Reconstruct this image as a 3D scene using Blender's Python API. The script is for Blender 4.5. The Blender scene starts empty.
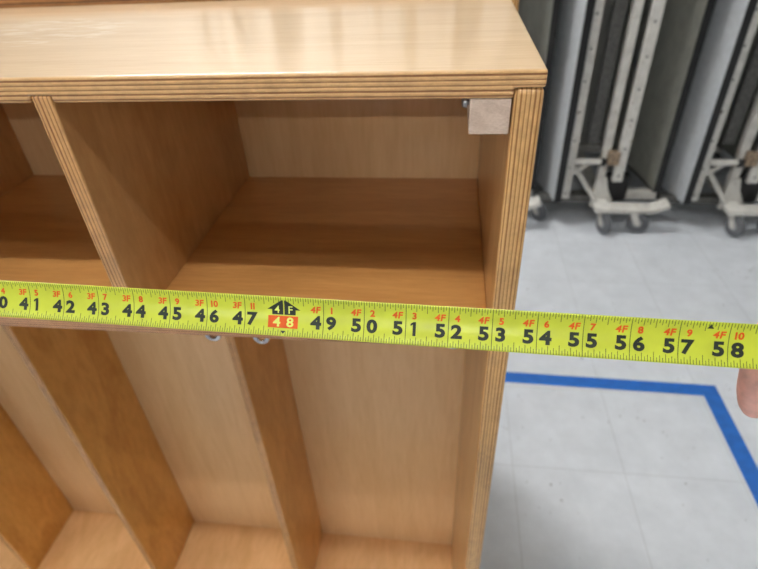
import bpy, bmesh, math, random
from mathutils import Vector, Matrix
random.seed(7)
I = 0.0254                      # every size below is in inches
col = bpy.context.scene.collection
H = 48.46                       # height of the locker

# ------------------------------------------------------------------ helpers
def tag(o, label=None, cat=None, group=None, kind=None):
    if label: o['label'] = label
    if cat: o['category'] = cat
    if group: o['group'] = group
    if kind: o['kind'] = kind
    return o

def thing(name, loc, label, cat, group=None, rz=0):
    o = bpy.data.objects.new(name, None); col.objects.link(o)
    o.empty_display_size = .05
    o.location = Vector(loc) * I; o.rotation_euler = (0, 0, rz)
    return tag(o, label, cat, group)

def copy_tree(o, parent=None):
    c = o.copy(); col.objects.link(c)
    if parent: c.parent = parent
    for ch in [x for x in ALL if x.parent == o]:
        copy_tree(ch, c)
    return c
ALL = []

def link(name, bm, mats, parent=None, bevel=0, seg=2, smooth=False, angle=40):
    me = bpy.data.meshes.new(name)
    bmesh.ops.recalc_face_normals(bm, faces=bm.faces)
    bm.to_mesh(me); bm.free()
    for v in me.vertices: v.co *= I
    if not isinstance(mats, (list, tuple)): mats = [mats]
    for m in mats: me.materials.append(m)
    o = bpy.data.objects.new(name, me); col.objects.link(o)
    if parent: o.parent = parent
    if bevel:
        b = o.modifiers.new('bevel', 'BEVEL'); b.width = bevel * I; b.segments = seg
        b.limit_method = 'ANGLE'; b.angle_limit = math.radians(40)
        b.harden_normals = False
    if smooth or bevel:
        for p in me.polygons: p.use_smooth = True
        try: me.set_sharp_from_angle(angle=math.radians(angle))
        except Exception: pass
    ALL.append(o)
    return o

def add_box(bm, x0, x1, y0, y1, z0, z1, M=None, mi=0):
    vs = [bm.verts.new((x, y, z)) for x in (x0, x1) for y in (y0, y1) for z in (z0, z1)]
    fs = []
    for q in ((0,1,3,2),(4,6,7,5),(0,4,5,1),(2,3,7,6),(0,2,6,4),(1,5,7,3)):
        f = bm.faces.new([vs[i] for i in q]); f.material_index = mi; fs.append(f)
    if M is not None:
        for v in vs: v.co = M @ v.co
    return fs                    # faces: -x, +x, -y, +y, -z, +z

def box(name, x0, x1, y0, y1, z0, z1, m, parent=None, bevel=.03, seg=2):
    bm = bmesh.new(); add_box(bm, x0, x1, y0, y1, z0, z1)
    return link(name, bm, m, parent, bevel, seg)

def board(name, x0, x1, y0, y1, z0, z1, face, edge, axis, parent, bevel=.06, seg=3):
    """plywood board: the two broad faces take the face veneer, all edges show the plies"""
    bm = bmesh.new(); fs = add_box(bm, x0, x1, y0, y1, z0, z1)
    for i, f in enumerate(fs): f.material_index = 0 if i // 2 == axis else 1
    return link(name, bm, [face, edge], parent, bevel, seg)

def add_tube(bm, pts, r, n=10, mi=0, cap=True):
    pts = [Vector(p) for p in pts]; rings = []
    rs = r if isinstance(r, (list, tuple)) else [r] * len(pts)
    up = None
    for i, p in enumerate(pts):
        d = (pts[min(i+1, len(pts)-1)] - pts[max(i-1, 0)]).normalized()
        if up is None:
            up = Vector((0, 0, 1)) if abs(d.z) < .9 else Vector((1, 0, 0))
        a = d.cross(up).normalized(); b = a.cross(d).normalized(); up = b
        rings.append([bm.verts.new(p + (a * math.cos(t) + b * math.sin(t)) * rs[i])
                      for t in [2 * math.pi * k / n for k in range(n)]])
    for A, B in zip(rings, rings[1:]):
        for k in range(n):
            bm.faces.new((A[k], A[(k+1) % n], B[(k+1) % n], B[k])).material_index = mi
    if cap:
        bm.faces.new(rings[0][::-1]).material_index = mi; bm.faces.new(rings[-1]).material_index = mi

def add_lathe(bm, prof, c, axis, n=24, mi=0):
    """prof: list of (radius, offset along axis)"""
    axis = Vector(axis).normalized(); t = Vector((0,0,1)) if abs(axis.z) < .9 else Vector((1,0,0))
    a = axis.cross(t).normalized(); b = axis.cross(a)
    c = Vector(c); rings = []
    for r, h in prof:
        rings.append([bm.verts.new(c + axis * h + (a * math.cos(2*math.pi*k/n) + b * math.sin(2*math.pi*k/n)) * max(r, 1e-4)) for k in range(n)])
    for A, B in zip(rings, rings[1:]):
        for k in range(n):
            bm.faces.new((A[k], A[(k+1) % n], B[(k+1) % n], B[k])).material_index = mi

def add_prism(bm, poly, y0, y1):
    A = [bm.verts.new((x, y0, z)) for x, z in poly]; B = [bm.verts.new((x, y1, z)) for x, z in poly]
    fs = [bm.faces.new(A), bm.faces.new(B[::-1])]
    n = len(poly)
    for i in range(n): fs.append(bm.faces.new((A[i], B[i], B[(i+1) % n], A[(i+1) % n])))
    return fs

# ------------------------------------------------------------------ materials
def s2l(c): return tuple(((v/255)/12.92 if v/255 <= .04045 else ((v/255+.055)/1.055)**2.4) for v in c) + (1,)

def new_mat(name):
    m = bpy.data.materials.new(name); m.use_nodes = True
    nt = m.node_tree; b = nt.nodes['Principled BSDF']
    return m, nt, b

def N(nt, t, **kw):
    n = nt.nodes.new(t)
    for k, v in kw.items():
        if k in n.inputs: n.inputs[k].default_value = v
        else: setattr(n, k, v)
    return n

def ramp(nt, stops, interp='LINEAR'):
    r = nt.nodes.new('ShaderNodeValToRGB'); r.color_ramp.interpolation = interp
    el = r.color_ramp.elements
    while len(el) < len(stops): el.new(.5)
    for e, (p, c) in zip(el, stops): e.position = p; e.color = c
    return r

def simple(name, c, rough=.5, metal=0, spec=.5, noise=0, nscale=80, bump=0, coat=0, sss=0):
    m, nt, b = new_mat(name)
    b.inputs['Base Color'].default_value = s2l(c); b.inputs['Roughness'].default_value = rough
    b.inputs['Metallic'].default_value = metal; b.inputs['Specular IOR Level'].default_value = spec
    b.inputs['Coat Weight'].default_value = coat
    if sss:
        b.inputs['Subsurface Weight'].default_value = sss; b.inputs['Subsurface Radius'].default_value = (.006, .002, .001)
        b.inputs['Subsurface Scale'].default_value = 1
    tc = N(nt, 'ShaderNodeTexCoord'); n = N(nt, 'ShaderNodeTexNoise', Scale=nscale, Detail=5.0)
    nt.links.new(tc.outputs['Object'], n.inputs['Vector'])
    if noise:
        d = tuple(max(0, v * (1 - noise)) for v in c); l = tuple(min(255, v * (1 + noise * .5)) for v in c)
        r = ramp(nt, [(.35, s2l(d)), (.6, s2l(l))])
        nt.links.new(n.outputs['Fac'], r.inputs['Fac']); nt.links.new(r.outputs['Color'], b.inputs['Base Color'])
    if bump:
        bp = N(nt, 'ShaderNodeBump', Strength=bump, Distance=.001)
        nt.links.new(n.outputs['Fac'], bp.inputs['Height']); nt.links.new(bp.outputs['Normal'], b.inputs['Normal'])
    return m

def wood(name, dark, light, grain=(1, 18, 18), rough=.35, coat=.4, figure=.5, seed=0, scratches=False, crough=.12):
    """lacquered maple veneer; grain = noise frequency along x, y, z (low = along the grain)"""
    m, nt, b = new_mat(name); L = nt.links.new
    tc = N(nt, 'ShaderNodeTexCoord')
    mp = N(nt, 'ShaderNodeMapping'); mp.inputs['Scale'].default_value = grain; mp.inputs['Location'].default_value = (seed, seed*.7, seed*.3)
    L(tc.outputs['Object'], mp.inputs['Vector'])
    big = N(nt, 'ShaderNodeTexNoise', Scale=1.5, Detail=3.0, Roughness=.5, Distortion=.8)
    fine = N(nt, 'ShaderNodeTexNoise', Scale=14.0, Detail=6.0, Roughness=.65)
    L(mp.outputs['Vector'], big.inputs['Vector']); L(mp.outputs['Vector'], fine.inputs['Vector'])
    # cathedral figure: contour lines of the large noise
    mul = N(nt, 'ShaderNodeMath', operation='MULTIPLY'); mul.inputs[1].default_value = 26
    sn = N(nt, 'ShaderNodeMath', operation='SINE')
    L(big.outputs['Fac'], mul.inputs[0]); L(mul.outputs[0], sn.inputs[0])
    pw = N(nt, 'ShaderNodeMath', operation='MULTIPLY'); pw.inputs[1].default_value = .09 * figure
    L(sn.outputs[0], pw.inputs[0])
    a1 = N(nt, 'ShaderNodeMath', operation='ADD'); L(pw.outputs[0], a1.inputs[0]); L(fine.outputs['Fac'], a1.inputs[1])
    mx = N(nt, 'ShaderNodeMath', operation='MULTIPLY_ADD'); mx.inputs[1].default_value = .75
    L(big.outputs['Fac'], mx.inputs[0]); L(a1.outputs[0], mx.inputs[2])
    sc = N(nt, 'ShaderNodeMath', operation='MULTIPLY_ADD'); sc.inputs[1].default_value = 1.0; sc.inputs[2].default_value = -.38
    L(mx.outputs[0], sc.inputs[0])
    r = ramp(nt, [(.25, s2l(dark)), (.75, s2l(light))]); L(sc.outputs[0], r.inputs['Fac'])
    out = r.outputs['Color']
    b.inputs['Roughness'].default_value = rough
    if scratches:
        # pale worn scuffs that run along the board near its left rear
        m2 = N(nt, 'ShaderNodeMapping'); m2.inputs['Scale'].default_value = (14, 90, 1); m2.inputs['Rotation'].default_value = (0, 0, -.22)
        L(tc.outputs['Object'], m2.inputs['Vector'])
        n2 = N(nt, 'ShaderNodeTexNoise', Scale=1.6, Detail=5.0, Distortion=1.2); L(m2.outputs['Vector'], n2.inputs['Vector'])
        r2 = ramp(nt, [(.50, (0,0,0,1)), (.62, (1,1,1,1))]); L(n2.outputs['Fac'], r2.inputs['Fac'])
        mm = N(nt, 'ShaderNodeMapping', vector_type='POINT')
        # ellipse mask in object space (metres)
        cx, cy, ax, ay = -18.3*I, 6.6*I, 4.2*I, 3.0*I
        mm.inputs['Scale'].default_value = (1/ax, 1/ay, 0); mm.inputs['Location'].default_value = (-cx/ax, -cy/ay, 0)
        L(tc.outputs['Object'], mm.inputs['Vector'])
        ln = N(nt, 'ShaderNodeVectorMath', operation='LENGTH'); L(mm.outputs['Vector'], ln.inputs[0])
        r3 = ramp(nt, [(.7, (1,1,1,1)), (1.0, (0,0,0,1))]); L(ln.outputs['Value'], r3.inputs['Fac'])
        mk = N(nt, 'ShaderNodeMath', operation='MULTIPLY'); L(r2.outputs['Color'], mk.inputs[0]); L(r3.outputs['Color'], mk.inputs[1])
        mk2 = N(nt, 'ShaderNodeMath', operation='MULTIPLY'); mk2.inputs[1].default_value = .55; L(mk.outputs[0], mk2.inputs[0])
        mix = N(nt, 'ShaderNodeMix', data_type='RGBA'); L(mk2.outputs[0], mix.inputs[0]); L(out, mix.inputs[6])
        mix.inputs[7].default_value = s2l((255, 244, 222)); out = mix.outputs[2]
    L(out, b.inputs['Base Color'])
    b.inputs['Coat Weight'].default_value = coat; b.inputs['Coat Roughness'].default_value = crough
    bp = N(nt, 'ShaderNodeBump', Strength=.06, Distance=.0006); L(fine.outputs['Fac'], bp.inputs['Height']); L(bp.outputs['Normal'], b.inputs['Normal'])
    return m

def ply(name, axis, n, dark, light, rough=.4, coat=.35, seed=0.0):
    """edge of plywood: n veneers across the given axis"""
    m, nt, b = new_mat(name); L = nt.links.new
    tc = N(nt, 'ShaderNodeTexCoord'); sp = N(nt, 'ShaderNodeSeparateXYZ'); L(tc.outputs['Generated'], sp.inputs[0])
    nz = N(nt, 'ShaderNodeTexNoise', Scale=9.0, Detail=3.0); L(tc.outputs['Object'], nz.inputs['Vector'])
    d = N(nt, 'ShaderNodeMath', operation='MULTIPLY_ADD'); d.inputs[1].default_value = .035; L(nz.outputs['Fac'], d.inputs[0]); L(sp.outputs[axis], d.inputs[2])
    mu = N(nt, 'ShaderNodeMath', operation='MULTIPLY'); mu.inputs[1].default_value = n / 2 * 2 * math.pi; L(d.outputs[0], mu.inputs[0])
    sn = N(nt, 'ShaderNodeMath', operation='SINE'); L(mu.outputs[0], sn.inputs[0])
    r = ramp(nt, [(.15, s2l(dark)), (.55, s2l(light))])
    mr = N(nt, 'ShaderNodeMapRange'); mr.inputs[1].default_value = -1; mr.inputs[2].default_value = 1; L(sn.outputs[0], mr.inputs[0])
    ix = N(nt, 'ShaderNodeMath', operation='MULTIPLY'); ix.inputs[1].default_value = n / 2; L(d.outputs[0], ix.inputs[0])
    fl = N(nt, 'ShaderNodeMath', operation='FLOOR'); L(ix.outputs[0], fl.inputs[0])
    wn = N(nt, 'ShaderNodeTexWhiteNoise', noise_dimensions='1D'); L(fl.outputs[0], wn.inputs['W'])
    cn = N(nt, 'ShaderNodeMapRange'); cn.inputs[3].default_value = .0; cn.inputs[4].default_value = .22; L(wn.outputs['Value'], cn.inputs[0])
    ad = N(nt, 'ShaderNodeMath', operation='ADD'); L(mr.outputs[0], ad.inputs[0]); L(cn.outputs[0], ad.inputs[1])
    L(ad.outputs[0], r.inputs['Fac'])
    # streaks and broken veneers along the plies
    mp = N(nt, 'ShaderNodeMapping')
    s = [60, 60, 60]
    mp.inputs['Scale'].default_value = (25, 25, 25); L(tc.outputs['Object'], mp.inputs['Vector'])
    n2 = N(nt, 'ShaderNodeTexNoise', Scale=3.0, Detail=5.0, Roughness=.7); L(mp.outputs['Vector'], n2.inputs['Vector'])
    r2 = ramp(nt, [(.3, (.62,.58,.54,1)), (.62, (1.08,1.06,1.03,1))]); L(n2.outputs['Fac'], r2.inputs['Fac'])
    mx = N(nt, 'ShaderNodeMix', data_type='RGBA', blend_type='MULTIPLY'); mx.inputs[0].default_value = .55
    L(r.outputs['Color'], mx.inputs[6]); L(r2.outputs['Color'], mx.inputs[7]); L(mx.outputs[2], b.inputs['Base Color'])
    b.inputs['Roughness'].default_value = rough; b.inputs['Coat Weight'].default_value = coat; b.inputs['Coat Roughness'].default_value = .15
    bp = N(nt, 'ShaderNodeBump', Strength=.25, Distance=.0006); L(sn.outputs[0], bp.inputs['Height']); L(bp.outputs['Normal'], b.inputs['Normal'])
    return m

WD, WL = (196, 142, 84), (222, 176, 120)
M = {}
M['top'] = wood('maple_top', (205, 168, 120), (225, 192, 148), (1.5, 26, 26), figure=.25, coat=.8, rough=.3, scratches=True, crough=.14)
M['shelf'] = wood('maple_shelf', (194, 138, 76), (216, 160, 96), (2, 22, 22), figure=.35, seed=3.1)
M['panel'] = wood('maple_panel', (202, 146, 66), (228, 176, 96), (7, 7, 2.2), figure=1.1, seed=1.7)
M['side'] = wood('maple_side', (194, 148, 94), (216, 172, 116), (7, 7, 2.2), figure=.8, seed=4.4)
M['back'] = wood('maple_back', (228, 188, 136), (240, 204, 156), (18, 18, 1.6), figure=.5, seed=5.2, coat=.25)
M['floorboard'] = wood('maple_floorboard', (226, 178, 122), (242, 198, 144), (9, 2.4, 9), figure=.9, seed=8.3)
PD, PL = (150, 100, 58), (222, 178, 122)
M['plyX13'] = ply('plywood_edge_x', 0, 13, (158, 108, 58), (220, 176, 116))
M['plyZ13'] = ply('plywood_edge_z', 2, 11, PD, PL)
M['dark_edge'] = ply('dark_plywood_edge', 2, 7, (112, 70, 34), (160, 112, 66))  # darker plies for the rear locker's top edge
M['plyX9'] = ply('plywood_edge_x_thin', 0, 9, (150, 96, 50), (216, 166, 108))
M['plyZ9'] = ply('plywood_edge_z_thin', 2, 9, (140, 92, 60), (200, 150, 108))
M['plyY5'] = ply('plywood_edge_y', 1, 5, PD, PL)
M['block'] = wood('end_grain_block', (196, 172, 154), (220, 200, 184), (30, 30, 60), figure=.7, coat=0, rough=.7, seed=2)
M['chrome'] = simple('chrome', (205, 208, 214), .18, 1)
M['steel'] = simple('screw_steel', (170, 172, 176), .35, 1)

# ------------------------------------------------------------------ the setting
def make_floor():
    m, nt, b = new_mat('vinyl_tile'); L = nt.links.new
    tc = N(nt, 'ShaderNodeTexCoord'); sp = N(nt, 'ShaderNodeSeparateXYZ'); L(tc.outputs['Object'], sp.inputs[0])
    def seam(out, off):
        a = N(nt, 'ShaderNodeMath', operation='ADD'); a.inputs[1].default_value = 100*12*I - off*I; L(out, a.inputs[0])
        w = N(nt, 'ShaderNodeMath', operation='MODULO'); w.inputs[1].default_value = 12*I; L(a.outputs[0], w.inputs[0])
        c = N(nt, 'ShaderNodeMath', operation='SUBTRACT'); c.inputs[1].default_value = 6*I; L(w.outputs[0], c.inputs[0])
        d = N(nt, 'ShaderNodeMath', operation='ABSOLUTE'); L(c.outputs[0], d.inputs[0])
        g = N(nt, 'ShaderNodeMath', operation='GREATER_THAN'); g.inputs[1].default_value = (6-.045)*I; L(d.outputs[0], g.inputs[0])
        return g
    g1, g2 = seam(sp.outputs[0], 6.0), seam(sp.outputs[1], 11.2)
    mxs = N(nt, 'ShaderNodeMath', operation='MAXIMUM'); L(g1.outputs[0], mxs.inputs[0]); L(g2.outputs[0], mxs.inputs[1])
    mu = N(nt, 'ShaderNodeMath', operation='MULTIPLY'); mu.inputs[1].default_value = .28; L(mxs.outputs[0], mu.inputs[0])
    n = N(nt, 'ShaderNodeTexNoise', Scale=10.0, Detail=6.0, Roughness=.65); L(tc.outputs['Object'], n.inputs['Vector'])
    r = ramp(nt, [(.3, s2l((203, 209, 217))), (.7, s2l((219, 225, 233)))]); L(n.outputs['Fac'], r.inputs['Fac'])
    # dirt specks
    v = N(nt, 'ShaderNodeTexVoronoi', Scale=38.0); L(tc.outputs['Object'], v.inputs['Vector'])
    n3 = N(nt, 'ShaderNodeTexNoise', Scale=6.0, Detail=2.0); L(tc.outputs['Object'], n3.inputs['Vector'])
    th = N(nt, 'ShaderNodeMapRange'); th.inputs[1].default_value = .45; th.inputs[2].default_value = .75; th.inputs[3].default_value = 0; th.inputs[4].default_value = .22
    L(n3.outputs['Fac'], th.inputs[0])
    lt = N(nt, 'ShaderNodeMath', operation='LESS_THAN'); L(v.outputs['Distance'], lt.inputs[0]); L(th.outputs[0], lt.inputs[1])
    ls = N(nt, 'ShaderNodeMath', operation='MULTIPLY'); ls.inputs[1].default_value = .6; L(lt.outputs[0], ls.inputs[0])
    mm = N(nt, 'ShaderNodeMath', operation='MAXIMUM'); L(mu.outputs[0], mm.inputs[0]); L(ls.outputs[0], mm.inputs[1])
    mix = N(nt, 'ShaderNodeMix', data_type='RGBA'); L(mm.outputs[0], mix.inputs[0]); L(r.outputs['Color'], mix.inputs[6]); mix.inputs[7].default_value = s2l((104, 106, 108))
    L(mix.outputs[2], b.inputs['Base Color']); b.inputs['Roughness'].default_value = .38; b.inputs['Specular IOR Level'].default_value = .4
    bm = bmesh.new(); add_box(bm, -150, 170, -230, 118, -2, 0)
    tag(link('floor', bm, m), kind='structure')
make_floor()
wallm = simple('painted_wall', (176, 176, 172), .8, noise=.05, nscale=3)
ceilm = simple('ceiling_tile', (214, 214, 210), .9, noise=.06, nscale=30)
for nm, a in {'wall_back': (-150, 170, 118, 122, 0, 110), 'wall_front': (-150, 170, -234, -230, 0, 110),
              'wall_left': (-154, -150, -230, 118, 0, 110), 'wall_right': (170, 174, -230, 118, 0, 110)}.items():
    tag(box(nm, *a, wallm, bevel=0), kind='structure')
tag(box('ceiling', -154, 174, -234, 122, 110, 113, ceilm, bevel=0), kind='structure')

# ------------------------------------------------------------------ ceiling lamps
def glow(name, strength):
    m = bpy.data.materials.new(name); m.use_nodes = True; nt = m.node_tree; nt.nodes.clear()
    e = nt.nodes.new('ShaderNodeEmission'); e.inputs[0].default_value = (1, .975, .94, 1); e.inputs[1].default_value = strength
    o = nt.nodes.new('ShaderNodeOutputMaterial'); nt.links.new(e.outputs[0], o.inputs[0]); return m
GLOW = glow('fluorescent_tube', 60)
HOUS = simple('lamp_housing', (225, 225, 222), .4)
LAMP_GROUP = 'strip lamps on the ceiling'
def lamp(loc, length=48):
    t = thing('ceiling_lamp', loc, 'long white fluorescent strip lamp fixed to the ceiling above the room', 'lamp', LAMP_GROUP)
    h = length / 2
    bm = bmesh.new(); add_prism(bm, [(-2.4, 0), (2.4, 0), (1.6, -2.2), (-1.6, -2.2)], -h, h)
    for v in bm.verts: v.co = Vector((v.co.y, v.co.x, v.co.z))
    link('housing', bm, HOUS, t, .08)
    bm = bmesh.new(); add_tube(bm, [(-h+.6, 0, -3.0), (h-.6, 0, -3.0)], .75, 12); link('tube', bm, GLOW, t, smooth=True)
    for s in (-1, 1): box('socket', *sorted((s*(h-.7), s*h)), -.8, .8, -3.8, -2.15, HOUS, t, .05)
    return t
LAMPS = [(-8, -29), (-88, -29), (-38, 59), (-38, 66), (-38, 73), (110, 66), (-8, -158), (-88, -158)]  # lamps flanking the back-left one are added to strengthen its floor shadow
l0 = lamp((*LAMPS[0], 110))
for x, y in LAMPS[1:]:
    c = copy_tree(l0); c.location = Vector((x, y, 110)) * I

# ------------------------------------------------------------------ the coat locker
XR, T, TD = -.709, .709, .595
DX = [-13.52, -26.98, -40.44]        # right faces of the dividers
W = 54.4
def make_locker(name, loc, rz, label, h=H, depth=13.15, hooks=False, edge='plyZ13'):
    t = thing(name, loc, label, 'coat locker', rz=rz)
    D = depth - .25
    # top: rebated over the sides, with dadoes for the dividers
    tt, nt_ = .709, .45
    poly = [(.06, h), (.06, h-nt_), (-T, h-nt_), (-T, h-tt)]
    for x in DX: poly += [(x+.02, h-tt), (x+.02, h-tt+.2), (x-TD-.05, h-tt+.2), (x-TD-.05, h-tt)]
    poly += [(-W+T, h-tt), (-W+T, h-nt_), (-W, h-nt_), (-W, h)]
    bm = bmesh.new(); fs = add_prism(bm, poly[::-1], 0, depth)
    for f in fs:
        f.normal_update(); f.material_index = 0 if abs(f.normal.z) > .9 else 1
    link('top_panel', bm, [M['top'], M[edge]], t, .08, 4)
    for x0, x1 in ((-T, .05), (-W, -W+T)): board('side_panel', x0, x1, 0, depth, 0, h-nt_-.01, M['side'], M['plyX13'], 0, t, .15, 5)
    for x in DX: board('divider', x-TD, x, .01, D, h-8.89, h-tt+.19, M['side'], M['plyX9'], 0, t, .05)
    board('shelf', -W+T, -T, .0, D, h-9.39, h-8.89, M['shelf'], M['plyZ9'], 2, t, .06)
    for x in DX: board('lower_divider', x-.55, x, 6.34, D, 1.158, h-9.39, M['panel'], M['plyX9'], 0, t, .1)
    board('back_panel', -W+T, -T, D, depth, .45, h-tt, M['back'], M['plyY5'], 1, t, .01)
    board('bottom_panel', -W+T, -T, .0, D, .45, 1.158, M['floorboard'], M['plyZ13'], 2, t, .05)
    box('toe_kick', -W+T, -T, 2.5, 3.2, 0, .45, M['panel'], t, .02)
    blk = box('corner_block', -1.80, -.745, .04, 3.0, h-1.66, h-tt, M['block'], t, .035)
    tag(blk, 'pale unfinished end-grain block')
    bm = bmesh.new(); add_lathe(bm, [(0, -.12), (.12, -.11), (.155, -.05), (.155, 0), (.07, .02), (.07, .4), (0, .4)], (-1.88, .45, h-.92), (1, .12, 0), 16)
    link('screw', bm, M['steel'], blk, smooth=True)
    if hooks:
        for x, y, z in hooks:
            bm = bmesh.new()
            zt = h-9.39; r = .26
            add_lathe(bm, [(0, 0), (.22, 0), (.22, -.05), (.1, -.1)], (x-r, y, zt), (0, 0, 1), 16)
            pts = [(x-r, y, zt-.02), (x-r, y, z+r)]
            pts += [(x-r*math.cos(a), y, z+r-r*math.sin(a)) for a in [math.pi*k/10 for k in range(1, 10)]]
            pts += [(x+r, y, z+r), (x+r, y, z+r+.12)]
            add_tube(bm, pts, .11, 10)
            bmesh.ops.create_uvsphere(bm, u_segments=12, v_segments=8, radius=.14, matrix=Matrix.Translation((x+r, y, z+r+.18)))
            tag(link('coat_hook', bm, M['chrome'], t, smooth=True), 'chrome hook under the shelf')
    return t
HK = [(-11.54, 1.2, 37.83), (-9.51, 1.2, 37.80), (-1.89, 1.2, 38.02)]
make_locker('coat_locker', (0, 0, 0), 0, 'maple plywood coat locker with open cubbies directly behind the tape measure', hooks=HK)
make_locker('coat_locker', (-W+.62, 13.25+13.15, 0), math.pi, 'maple locker standing back to back behind the front one, only its rear top edge showing', h=H+.5, edge='dark_edge')

# ------------------------------------------------------------------ the tape measure
P50 = Vector((-4.172, -4.39, H-4.571)); DS = Vector((.99937, -.0355, .0021)).normalized()
el = math.radians(30)
n0 = Vector((0, -math.cos(el), math.sin(el))); WV = (n0 - DS*n0.dot(DS)).normalized()      # normal towards the room
UP = DS.cross(WV)*-1
if UP.z < 0: UP = -UP
RB = 1.25; HW = .40         # curvature radius, half arc (radians)
def blade(s, w, off=0):     # s in inches along the tape, w across (-.5 .. .5)
    a = w / RB; r = RB - off
    return P50 + DS*(s-50) + UP*(r*math.sin(a)) + WV*(RB*math.cos(HW) * 0 + (RB - r*math.cos(a)) )
tape = thing('tape_measure', tuple(P50), 'yellow-green steel tape measure stretched level across the front of the maple locker', 'tape measure')
T0 = P50.copy()
YEL = simple('tape_yellow', (206, 218, 64), .32, noise=.03, nscale=60, coat=.5)
YEL.node_tree.nodes['Principled BSDF'].inputs['Coat Roughness'].default_value = .25
INK = simple('tape_ink', (30, 42, 32), .5); TICK = simple('tick_ink', (98, 122, 40), .5)
ORG = simple('tape_orange', (228, 92, 8), .5)
GLY = simple('tape_yellow_print', (228, 240, 120), .5)
S0, S1 = .05, 61.5
bm = bmesh.new(); nw = 14; prev = None
ss = [S0 + (S1-S0)*i/60 for i in range(61)]
grid = [[bm.verts.new(blade(s, -.5 + j/nw) - T0) for j in range(nw+1)] for s in ss]
for A, B in zip(grid, grid[1:]):
    for j in range(nw): bm.faces.new((A[j], B[j], B[j+1], A[j+1]))
bl = link('blade', bm, YEL, tape, smooth=True)
sm = bl.modifiers.new('solid', 'SOLIDIFY'); sm.thickness = .006*I; sm.offset = 0

_g = {}
def glyph(ch, bold=.028):
    if (ch, bold) in _g: return _g[(ch, bold)]
    cu = bpy.data.curves.new('glyph', 'FONT'); cu.body = ch; cu.size = 1; cu.offset = bold; cu.resolution_u = 4
    cu.align_x = 'LEFT'
    o = bpy.data.objects.new('glyph', cu); col.objects.link(o)
    dg = bpy.context.evaluated_depsgraph_get(); me = bpy.data.meshes.new_from_object(o.evaluated_get(dg))
    vs = [(v.co.x, v.co.y) for v in me.vertices]; fs = [tuple(p.vertices) for p in me.polygons]
    bpy.data.objects.remove(o); bpy.data.curves.remove(cu); bpy.data.meshes.remove(me)
    x0 = min(v[0] for v in vs); x1 = max(v[0] for v in vs); y0 = min(v[1] for v in vs); y1 = max(v[1] for v in vs)
    h = y1-y0
    vs = [((x-(x0+x1)/2)/h, (y-(y0+y1)/2)/h) for x, y in vs]
    _g[(ch, bold)] = (vs, fs, (x1-x0)/h); return _g[(ch, bold)]
_g[('1', .045)] = ([(-.02, .5), (.13, .5), (.13, -.5), (-.06, -.5), (-.06, .30), (-.20, .20), (-.20, .36)], [(0, 6, 5, 4, 3, 2, 1)], .33)
def put(bm, text, s, w, height, squeeze=1.0, gap=.12, bold=.028, slant=0, off=.008):
    """text centred at (s, w) on the blade"""
    gs = [glyph(c, bold) for c in text]
    tot = sum(g[2] for g in gs)*squeeze + gap*(len(gs)-1); x = -tot/2
    for vs, fs, wd in gs:
        cx = x + wd*squeeze/2
        V = [bm.verts.new((s + (cx + vx*squeeze + vy*slant)*height, w + vy*height, off)) for vx, vy in vs]
        for f in fs:
            try: bm.faces.new([V[i] for i in f])
            except ValueError: pass
        x += wd*squeeze + gap
def quad(bm, pts, off=.0055):
    bm.faces.new([bm.verts.new((s, w, off)) for s, w in pts])
def wrap(bm):
    """cut the flat print at fine steps across the tape and lay it on the curved blade"""
    k = -.48
    while k < .49:
        bmesh.ops.bisect_plane(bm, geom=bm.verts[:]+bm.edges[:]+bm.faces[:], plane_co=(0, k, 0), plane_no=(0, 1, 0), dist=1e-5); k += .06
    for v in bm.verts: v.co = blade(v.co.x, v.co.y, v.co.z) - T0
    return bm
nums, feet, ticks = [], [], bmesh.new()
def wv(frac): return .5 - frac
for i in range(39, 61):
    f, r = divmod(i, 12)
    a, b_ = str(i)
    if i != 48:
        b1 = bmesh.new(); put(b1, a, i-.19, wv(.615), .335, 1.17, bold=.045); put(b1, b_, i+.19, wv(.615), .335, 1.17, bold=.045); nums.append(b1)
        b1 = bmesh.new(); put(b1, str(f)+'F', i-.20, wv(.30), .17, 1.05, .1, .035, .12)
        put(b1, str(r), i+.20, wv(.30), .17, 1.05, .14, .04); feet.append(b1)
        quad(ticks, [(i-.010, -.49), (i+.010, -.49), (i+.010, .49), (i-.010, .49)])
for k in range(38*16, 61*16):
    s = k/16
    if k % 16 == 0: continue
    L_ = .22 if k % 8 == 0 else .18 if k % 4 == 0 else .145 if k % 2 == 0 else .10
    for w0, sg in ((.49, -1), (-.49, 1)):
        w1 = w0 + sg*L_
        h = .0085
        quad(ticks, [(s-h, min(w0, w1)), (s+h, min(w0, w1)), (s+h, max(w0, w1)), (s-h, max(w0, w1))])
# foot marker at 48: black arrow with 4F, orange box with 48
mk = bmesh.new()
quad(mk, [(47.995-.42, wv(.345)), (47.985, wv(.345)), (47.985, wv(.10)), (47.95, wv(.10))])
quad(mk, [(48.015, wv(.345)), (48.42, wv(.345)), (48.05, wv(.10)), (48.015, wv(.10))])
quad(mk, [(47.70, wv(.47)), (47.985, wv(.47)), (47.985, wv(.34)), (47.70, wv(.34))])
quad(mk, [(48.015, wv(.47)), (48.30, wv(.47)), (48.30, wv(.34)), (48.015, wv(.34))])
m2 = bmesh.new(); quad(m2, [(47.93, wv(.865)), (48.0, wv(.94)), (48.07, wv(.865))][::-1])
m3 = bmesh.new(); quad(m3, [(57.53, wv(.17)), (57.67, wv(.17)), (57.60, wv(.06))])
bx = bmesh.new(); quad(bx, [(47.60, wv(.80)), (48.36, wv(.80)), (48.36, wv(.50)), (47.60, wv(.50))], .007)
yl = bmesh.new()
put(yl, '4', 47.83, wv(.34), .19, 1.0, .1, .01, off=.0095); put(yl, 'F', 48.17, wv(.34), .19, 1.0, .1, .01, off=.0095)
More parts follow.
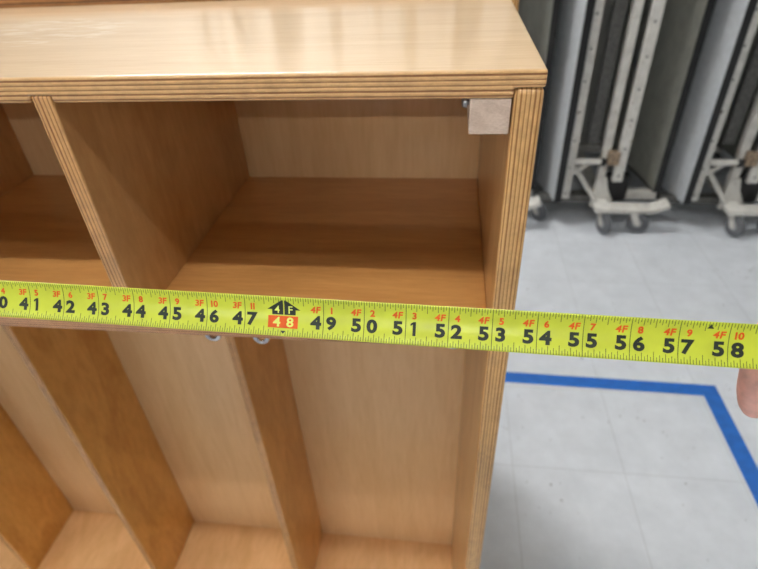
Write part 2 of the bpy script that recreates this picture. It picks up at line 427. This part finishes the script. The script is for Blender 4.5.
put(yl, '4', 47.82, wv(.65), .24, 1.15, off=.0095); put(yl, '8', 48.16, wv(.65), .24, 1.15, off=.0095)
for nm, b_, m_ in [('inch_number', b, INK) for b in nums] + [('foot_number', b, ORG) for b in feet] + [    ('graduations', ticks, TICK), ('foot_arrow', mk, INK), ('pointer', m2, INK), ('stud_marker', m3, INK), ('foot_box', bx, ORG), ('foot_box_number', yl, GLY)]:
    link(nm, wrap(b_), m_, bl)
# end hook and case
bm = bmesh.new()
pe = blade(0, 0) - T0
Mx = Matrix((tuple(DS)+(0,), tuple(WV)+(0,), tuple(UP)+(0,), (0, 0, 0, 1))).transposed()
Mh = Matrix.Translation(pe) @ Mx
add_box(bm, -.05, 0, -.02, .62, -.42, .42, Mh); add_box(bm, 0, .8, -.04, -.012, -.2, .2, Mh)
link('end_hook', bm, M['steel'], tape, .01)
Mc = Matrix.Translation(blade(61.3, 0) - T0) @ Mx
CASE = simple('case_black', (34, 35, 37), .55, bump=.3, nscale=300); CASEY = simple('case_yellow', (226, 190, 40), .45)
bm = bmesh.new(); add_box(bm, 0, 2.9, -2.75, .25, -.68, .68, Mc); link('case', bm, CASE, tape, .32, 5)
bm = bmesh.new(); add_lathe(bm, [(0, .70), (.95, .70), (1.0, .66), (1.0, .5)], Mc @ Vector((1.45, -1.25, 0)), UP, 32); link('case_disc', bm, CASEY, tape, smooth=True)

# ------------------------------------------------------------------ the hand
SK = simple('skin', (236, 182, 170), .5, noise=.08, nscale=90, bump=.15, sss=.12)
NAIL = simple('nail', (226, 172, 158), .3)
def skin_obj(name, chains, mat, parent, root=0, levels=2):
    """chains: list of lists of (point, radius); first point of later chains may be an int index into the vertices so far"""
    verts, rad, edges = [], [], []
    for ch in chains:
        prev = None
        for e in ch:
            if isinstance(e, int): prev = e; continue
            verts.append(Vector(e[0])); rad.append(e[1]); i = len(verts)-1
            if prev is not None: edges.append((prev, i))
            prev = i
    me = bpy.data.meshes.new(name); me.from_pydata([tuple(v*I) for v in verts], edges, []); me.materials.append(mat)
    o = bpy.data.objects.new(name, me); col.objects.link(o); o.parent = parent; ALL.append(o)
    sk = o.modifiers.new('skin', 'SKIN'); sk.use_smooth_shade = True
    if not me.skin_vertices: me.attributes  # layer is created by the modifier
    for i, sv in enumerate(me.skin_vertices[0].data):
        r = rad[i]*I; sv.radius = (r, r) if not isinstance(rad[i], tuple) else (rad[i][0]*I, rad[i][1]*I)
        sv.use_root = (i == root)
    sb = o.modifiers.new('sub', 'SUBSURF'); sb.levels = levels; sb.render_levels = levels
    return o
hz = H
HB = Vector((9.2, -4.3, hz-3.3))
person = thing('person', tuple(HB), 'bare hand of a person holding the tape beyond its 58 inch mark, fingertip below it', 'person')
def hp(x, y, z, r): return (Vector((x, y, hz+z)) - HB, r)
# palm rests on the case; fingers reach over its near-left side, index bends down behind the blade
chains = [
    [hp(12.2, -8.9, -2.6, .95), hp(11.4, -6.9, -2.7, .88), hp(10.6, -5.3, -2.85, 1.0), hp(9.4, -3.9, -2.75, .9)],        # 0-3 wrist to palm
    [2, hp(9.0, -5.0, -2.75, .62), hp(7.75, -4.35, -2.55, .44), hp(6.6, -3.80, -2.85, .40), hp(5.75, -3.85, -3.65, .40), hp(5.12, -3.92, -4.8, .41), hp(5.16, -4.0, -5.7, .42), hp(5.30, -4.12, -6.75, .40), hp(5.48, -4.25, -7.3, .27)],
    [3, hp(8.4, -3.2, -2.55, .50), hp(7.2, -2.6, -2.75, .42), hp(6.55, -2.3, -4.0, .38), hp(6.65, -2.4, -5.1, .35), hp(6.7, -2.5, -5.6, .27)],
    [3, hp(8.9, -2.3, -2.6, .50), hp(7.9, -1.3, -2.9, .40), hp(7.7, -1.05, -4.1, .37), hp(7.8, -1.4, -5.1, .33), hp(7.85, -1.5, -5.5, .25)],
    [3, hp(9.6, -1.9, -2.8, .46), hp(9.3, -.9, -3.2, .37), hp(9.2, -.95, -4.3, .33), hp(9.2, -1.25, -5.0, .30), hp(9.2, -1.35, -5.3, .23)],
    [2, hp(10.5, -5.9, -3.7, .62), hp(9.7, -6.1, -4.5, .50), hp(8.6, -5.75, -5.0, .45), hp(7.8, -5.5, -5.15, .42), hp(7.4, -5.4, -5.15, .30)],
    [0, hp(14.6, -12.8, -3.0, 1.15), hp(18.0, -18.5, -4.0, 1.5), hp(21, -24, -5.5, 1.7)],
]
skin_obj('body', chains, SK, person, root=2)
def nail(c, d, n_):
    d = Vector(d).normalized(); n_ = Vector(n_); n_ = (n_ - d*n_.dot(d)).normalized(); s_ = d.cross(n_)
    bm = bmesh.new(); G = []
    for i in range(7):
        u = -1 + i/3
        G.append([])
        for j in range(7):
            v = -1 + j/3; k = math.sqrt(max(0, 1 - .35*u*u*u*u))
            p = Vector((c[0], c[1], hz+c[2])) - HB + d*(.26*u) + s_*(.2*v*k) + n_*(-.10*v*v - .03*u*u)
            G[-1].append(bm.verts.new(p))
    for A, B in zip(G, G[1:]):
        for j in range(6): bm.faces.new((A[j], B[j], B[j+1], A[j+1]))
    o = link('nail', bm, NAIL, person, smooth=True); s = o.modifiers.new('s', 'SOLIDIFY'); s.thickness = .02*I
nail((5.28, -3.70, -6.6), (.12, -.2, -.9), (0, 1, -.1))
nail((6.35, -2.3, -5.25), (.1, -.15, -1), (-1, .2, 0))
nail((7.75, -1.05, -5.2), (0, -.15, -1), (0, 1, 0))
nail((7.75, -5.85, -4.95), (-1, .3, -.1), (0, -.8, .5))

# ------------------------------------------------------------------ painter's tape on the floor
BLUE = simple('painters_tape', (22, 98, 184), .6, noise=.06, nscale=40, bump=.1)
def strip(name, pts, z0, z1, label):
    bm = bmesh.new()
    A = [bm.verts.new((x, y, z0)) for x, y in pts]; B = [bm.verts.new((x, y, z1)) for x, y in pts]
    bm.faces.new(A[::-1]); bm.faces.new(B); n = len(pts)
    for i in range(n): bm.faces.new((A[i], A[(i+1) % n], B[(i+1) % n], B[i]))
    tag(link(name, bm, BLUE), label, "painter's tape")
strip('painters_tape', [(-60, 37.1), (32.35, 35.35), (32.35, 37.25), (-60, 39.05)], .002, .012, "blue painter's tape strip running across the white floor, parallel to the locker")
strip('painters_tape', [(30.35, 35.6), (30.15, -60), (32.1, -60), (32.35, 37.25)], .014, .024, "blue painter's tape strip running towards the viewer at the right of the floor")

# ------------------------------------------------------------------ folded cafeteria tables
LAM = simple('grey_laminate', (184, 189, 194), .4, noise=.03, nscale=40)
UND = simple('table_underside', (158, 160, 152), .6, noise=.05, nscale=20)
DKU = simple('gap_shade_underside', (52, 52, 50), .7)  # shade of the gap behind the legs, put into this table top's colour
BLK = simple('black_rubber_edge', (20, 20, 22), .5)
def painted():
    m = simple('worn_white_paint', (206, 205, 200), .45, noise=.05, nscale=25)
    nt = m.node_tree; b = nt.nodes['Principled BSDF']; L = nt.links.new
    src = b.inputs['Base Color'].links[0].from_socket
    tc = N(nt, 'ShaderNodeTexCoord'); v = N(nt, 'ShaderNodeTexNoise', Scale=60.0, Detail=4.0); L(tc.outputs['Object'], v.inputs['Vector'])
    r = ramp(nt, [(.66, (0,0,0,1)), (.72, (1,1,1,1))]); L(v.outputs['Fac'], r.inputs['Fac'])
    mx = N(nt, 'ShaderNodeMix', data_type='RGBA'); L(r.outputs['Color'], mx.inputs[0]); L(src, mx.inputs[6]); mx.inputs[7].default_value = s2l((120, 92, 70))
    L(mx.outputs[2], b.inputs['Base Color']); return m
PNT = painted()
DKM = simple('dark_steel', (92, 92, 90), .5, .3, noise=.2)
TIRE = simple('grey_rubber', (96, 99, 104), .6); HUB = simple('wheel_hub', (150, 152, 156), .4)

def slab(bm, p, q, th, z0, z1):
    """vertical slab whose face runs in plan from p (near) to q (far); thickness towards +x"""
    p, q = Vector((*p, 0)), Vector((*q, 0)); d = (q-p).normalized(); n = Vector((d.y, -d.x, 0))
    if n.x < 0: n = -n
    L = (q-p).length
    Mt = Matrix((tuple(d)+(0,), tuple(n)+(0,), (0, 0, 1, 0), (0, 0, 0, 1))).transposed(); Mt.translation = p
    add_box(bm, 0, L, 0, th, z0, z1, Mt); return Mt, L

def panel(name, p, q, th, z0, z1, face, parent):
    bm = bmesh.new(); slab(bm, p, q, th, z0, z1); o = link(name, bm, face, parent, .05)
    bm = bmesh.new(); Mt, L = slab(bm, p, q, th, z0, z1); bm.free(); bm = bmesh.new()
    e = .18
    for a in ((-e, 0, -.12, th+.12, z0-e, z1+e), (L, L+e, -.12, th+.12, z0-e, z1+e), (0, L, -.12, th+.12, z0-e, z0), (0, L, -.12, th+.12, z1, z1+e)):
        add_box(bm, *a, Mt)
    link('edge_band', bm, BLK, o, .03); return o

def make_table(label):
    """coordinates are those of the middle table; root at its near base"""
    R0 = Vector((25, 76, 0))
    t = thing('folding_table', tuple(R0), label, 'folding table', 'folded cafeteria tables on casters')
    def P(x, y): return (x - R0.x, y - R0.y)
    def X(*a): return (a[0]-R0.x, a[1]-R0.x, a[2]-R0.y, a[3]-R0.y, a[4], a[5])
    panel('bench_seat', P(17.4, 77.0), P(15.0, 86), 1.1, 5.2, 58, LAM, t)
    panel('table_top', P(35.2, 79.3), P(31.2, 108), 1.0, 6.5, 70, UND, t)
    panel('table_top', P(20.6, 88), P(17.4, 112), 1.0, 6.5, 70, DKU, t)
    # perforated legs
    def leg(x, w, z0, z1, y, m=PNT, holes=True, th=.9):
        bm = bmesh.new(); add_box(bm, *X(x, x+w, y, y+th, z0, z1)); o = link('leg', bm, m, t, .12, 3)
        if holes:
            z = z0 + 1.2
            while z < z1 - 1:
                bm = bmesh.new(); add_lathe(bm, [(0, 0), (.17, 0), (.2, .03), (.2, .06)], (x+w/2-R0.x, y-.02-R0.y, z), (0, 1, 0), 10); z += 5.0
                link('bolt', bm, BLK, o)
        return o
    leg(18.5, 1.7, 5.2, 66, 78.2)
    leg(24.6, 1.35, 5.2, 66, 78.6, holes=False, th=1.4)
    leg(27.0, 1.7, 9.0, 66, 77.6)
    leg(22.2, 2.0, 15, 66, 80.5, DKM, False)
    leg(29.4, 1.0, 5.2, 66, 83.5, DKM, False)
    # cross bar, hinge and brace
    bm = bmesh.new(); add_tube(bm, [(20.0-R0.x, 2.3, 12.6), (25.2-R0.x, 2.3, 12.6)], .55, 12); link('crossbar', bm, PNT, t, smooth=True)
    bm = bmesh.new(); add_tube(bm, [(24.5-R0.x, 2.0, 12.6), (25.2-R0.x, 2.0, 12.6)], .72, 12); link('crossbar_cap', bm, BLK, t, smooth=True)
    bm = bmesh.new(); add_box(bm, *X(25.5, 27.4, 77.4, 78.7, 12.2, 14.6)); add_lathe(bm, [(0, -.3), (.4, -.3), (.45, -.2), (.45, .2)], (26.4-R0.x, 1.4, 13.4), (0, 1, 0), 12)
    link('hinge', bm, simple('worn_hinge', (150, 132, 112), .6, .3, noise=.3), t, .08)
    bm = bmesh.new(); add_tube(bm, [(20.2-R0.x, 3.4, 11.6), (23.2-R0.x, 2.6, 7.4), (25.2-R0.x, 2.2, 4.6)], .45, 10); link('brace', bm, PNT, t, smooth=True)
    bm = bmesh.new(); add_tube(bm, [(19.9-R0.x, 2.6, 10.0), (22.6-R0.x, 2.6, 12.2)], .38, 10); link('brace', bm, PNT, t, smooth=True)
    # lower frame: gusset, near beam with upturned end, rear beam, dark left beam
    bm = bmesh.new()
    for f in add_prism(bm, [(24.2-R0.x, 3.6), (29.3-R0.x, 3.6), (28.2-R0.x, 4.6), (26.8-R0.x, 7.2), (26.2-R0.x, 9.5), (24.6-R0.x, 9.5)], 2.3, 2.9): pass
    link('gusset', bm, PNT, t, .05)
    bm = bmesh.new(); add_box(bm, *X(24.3, 34.6, 74.6, 77.3, 4.15, 5.2))
    add_box(bm, -.5, 3.0, -1.35, 1.35, 0, 1.05, Matrix.Translation((34.4-R0.x, -.05, 4.15)) @ Matrix.Rotation(-.42, 4, 'Y'))
    link('base_beam', bm, PNT, t, .25, 4)
    bm = bmesh.new(); add_box(bm, *X(28.2, 36, 79.5, 81, 4.6, 6.4)); link('base_beam', bm, PNT, t, .25, 3)
    bm = bmesh.new(); add_box(bm, *X(14, 24.5, 78.8, 80.8, 4.2, 5.6)); link('base_beam', bm, DKM, t, .2, 3)
    bm = bmesh.new(); add_box(bm, *X(26.5, 30.6, 79, 81.2, 4.4, 9.6)); link('bumper', bm, BLK, t, .6, 4)
    def caster(x, y, ang):
        c = Vector((x-R0.x, y-R0.y, 2.0)); ax = Vector((math.cos(ang), math.sin(ang), 0))
        f = Vector((-ax.y, ax.x, 0))
        bm = bmesh.new(); add_lathe(bm, [(.9, -.56), (1.65, -.54), (1.95, -.38), (2.0, 0), (1.95, .38), (1.65, .54), (.9, .56)], c, ax, 28)
        w = link('caster', bm, TIRE, t, smooth=True)
        bm = bmesh.new(); add_lathe(bm, [(0, -.58), (.4, -.58), (.45, -.5), (.8, -.5), (.8, .5), (.45, .5), (.4, .58), (0, .58)], c, ax, 20); link('wheel_hub', bm, HUB, w, smooth=True, angle=30)
        bm = bmesh.new()
        Mf = Matrix((tuple(ax)+(0,), tuple(f)+(0,), (0, 0, 1, 0), (0, 0, 0, 1))).transposed(); Mf.translation = c
        for s in (-1, 1):
            add_prism(bm, [(-.5, -.3), (.4, -.3), (1.8, 2.1), (.3, 2.1)], s*.7-.05, s*.7+.05)
        for v in bm.verts: v.co = Mf @ Vector((v.co.y, v.co.x, v.co.z))
        add_box(bm, -.72, .72, .2, 1.9, 2.02, 2.2, Mf)
        link('fork', bm, PNT, w)
    caster(26.4, 75.1, .35); caster(32.4, 75.5, 1.25); caster(33, 104, .4); caster(20.5, 104, 1.2)
    # rear base so that the frame stands on its casters
    bm = bmesh.new(); add_box(bm, *X(19, 34, 103, 105, 4.2, 5.6)); add_box(bm, *X(25.2, 27, 76.9, 103, 4.3, 5.3)); link('base_beam', bm, PNT, t, .2, 3)
    return t, R0, caster
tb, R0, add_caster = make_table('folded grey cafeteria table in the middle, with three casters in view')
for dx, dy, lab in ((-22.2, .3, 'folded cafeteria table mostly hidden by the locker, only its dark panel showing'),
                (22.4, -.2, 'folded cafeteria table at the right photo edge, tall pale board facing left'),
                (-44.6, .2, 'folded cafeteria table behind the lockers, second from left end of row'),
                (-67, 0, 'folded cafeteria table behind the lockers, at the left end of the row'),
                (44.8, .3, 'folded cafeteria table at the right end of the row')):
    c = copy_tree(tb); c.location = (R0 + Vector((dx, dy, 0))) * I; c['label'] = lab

add_caster(15.2, 79.3, .6)

# ------------------------------------------------------------------ camera
Rm = [[0.991933649129906, 0.11817433029770752, -0.04585262677881051], [-0.12236115020998492, 0.7982345596715447, -0.5897875351898044], [-0.03309659564242325, 0.5906406821449599, 0.8062556666171211]]
cam = bpy.data.cameras.new('camera'); co = bpy.data.objects.new('camera', cam); col.objects.link(co)
r_, f_, u_ = [Vector(v) for v in Rm]
Mw = Matrix((r_, u_, -f_)).transposed().to_4x4(); Mw.translation = Vector((-2.3063, -13.9134, H+3.5645)) * I
co.matrix_world = Mw
cam.sensor_width = 36; cam.lens = 528.13/758*36; cam.clip_start = .01; cam.clip_end = 60
cam.dof.use_dof = True; cam.dof.focus_distance = 13*I; cam.dof.aperture_fstop = 8.5
sc = bpy.context.scene; sc.camera = co
w = bpy.data.worlds.new('world'); sc.world = w; w.use_nodes = True
w.node_tree.nodes['Background'].inputs[0].default_value = (.5, .5, .5, 1); w.node_tree.nodes['Background'].inputs[1].default_value = 0
sc.view_settings.view_transform = 'Standard'; sc.view_settings.look = 'None'; sc.view_settings.gamma = 1
sc.view_settings.use_curve_mapping = False; sc.view_settings.exposure = 0.75
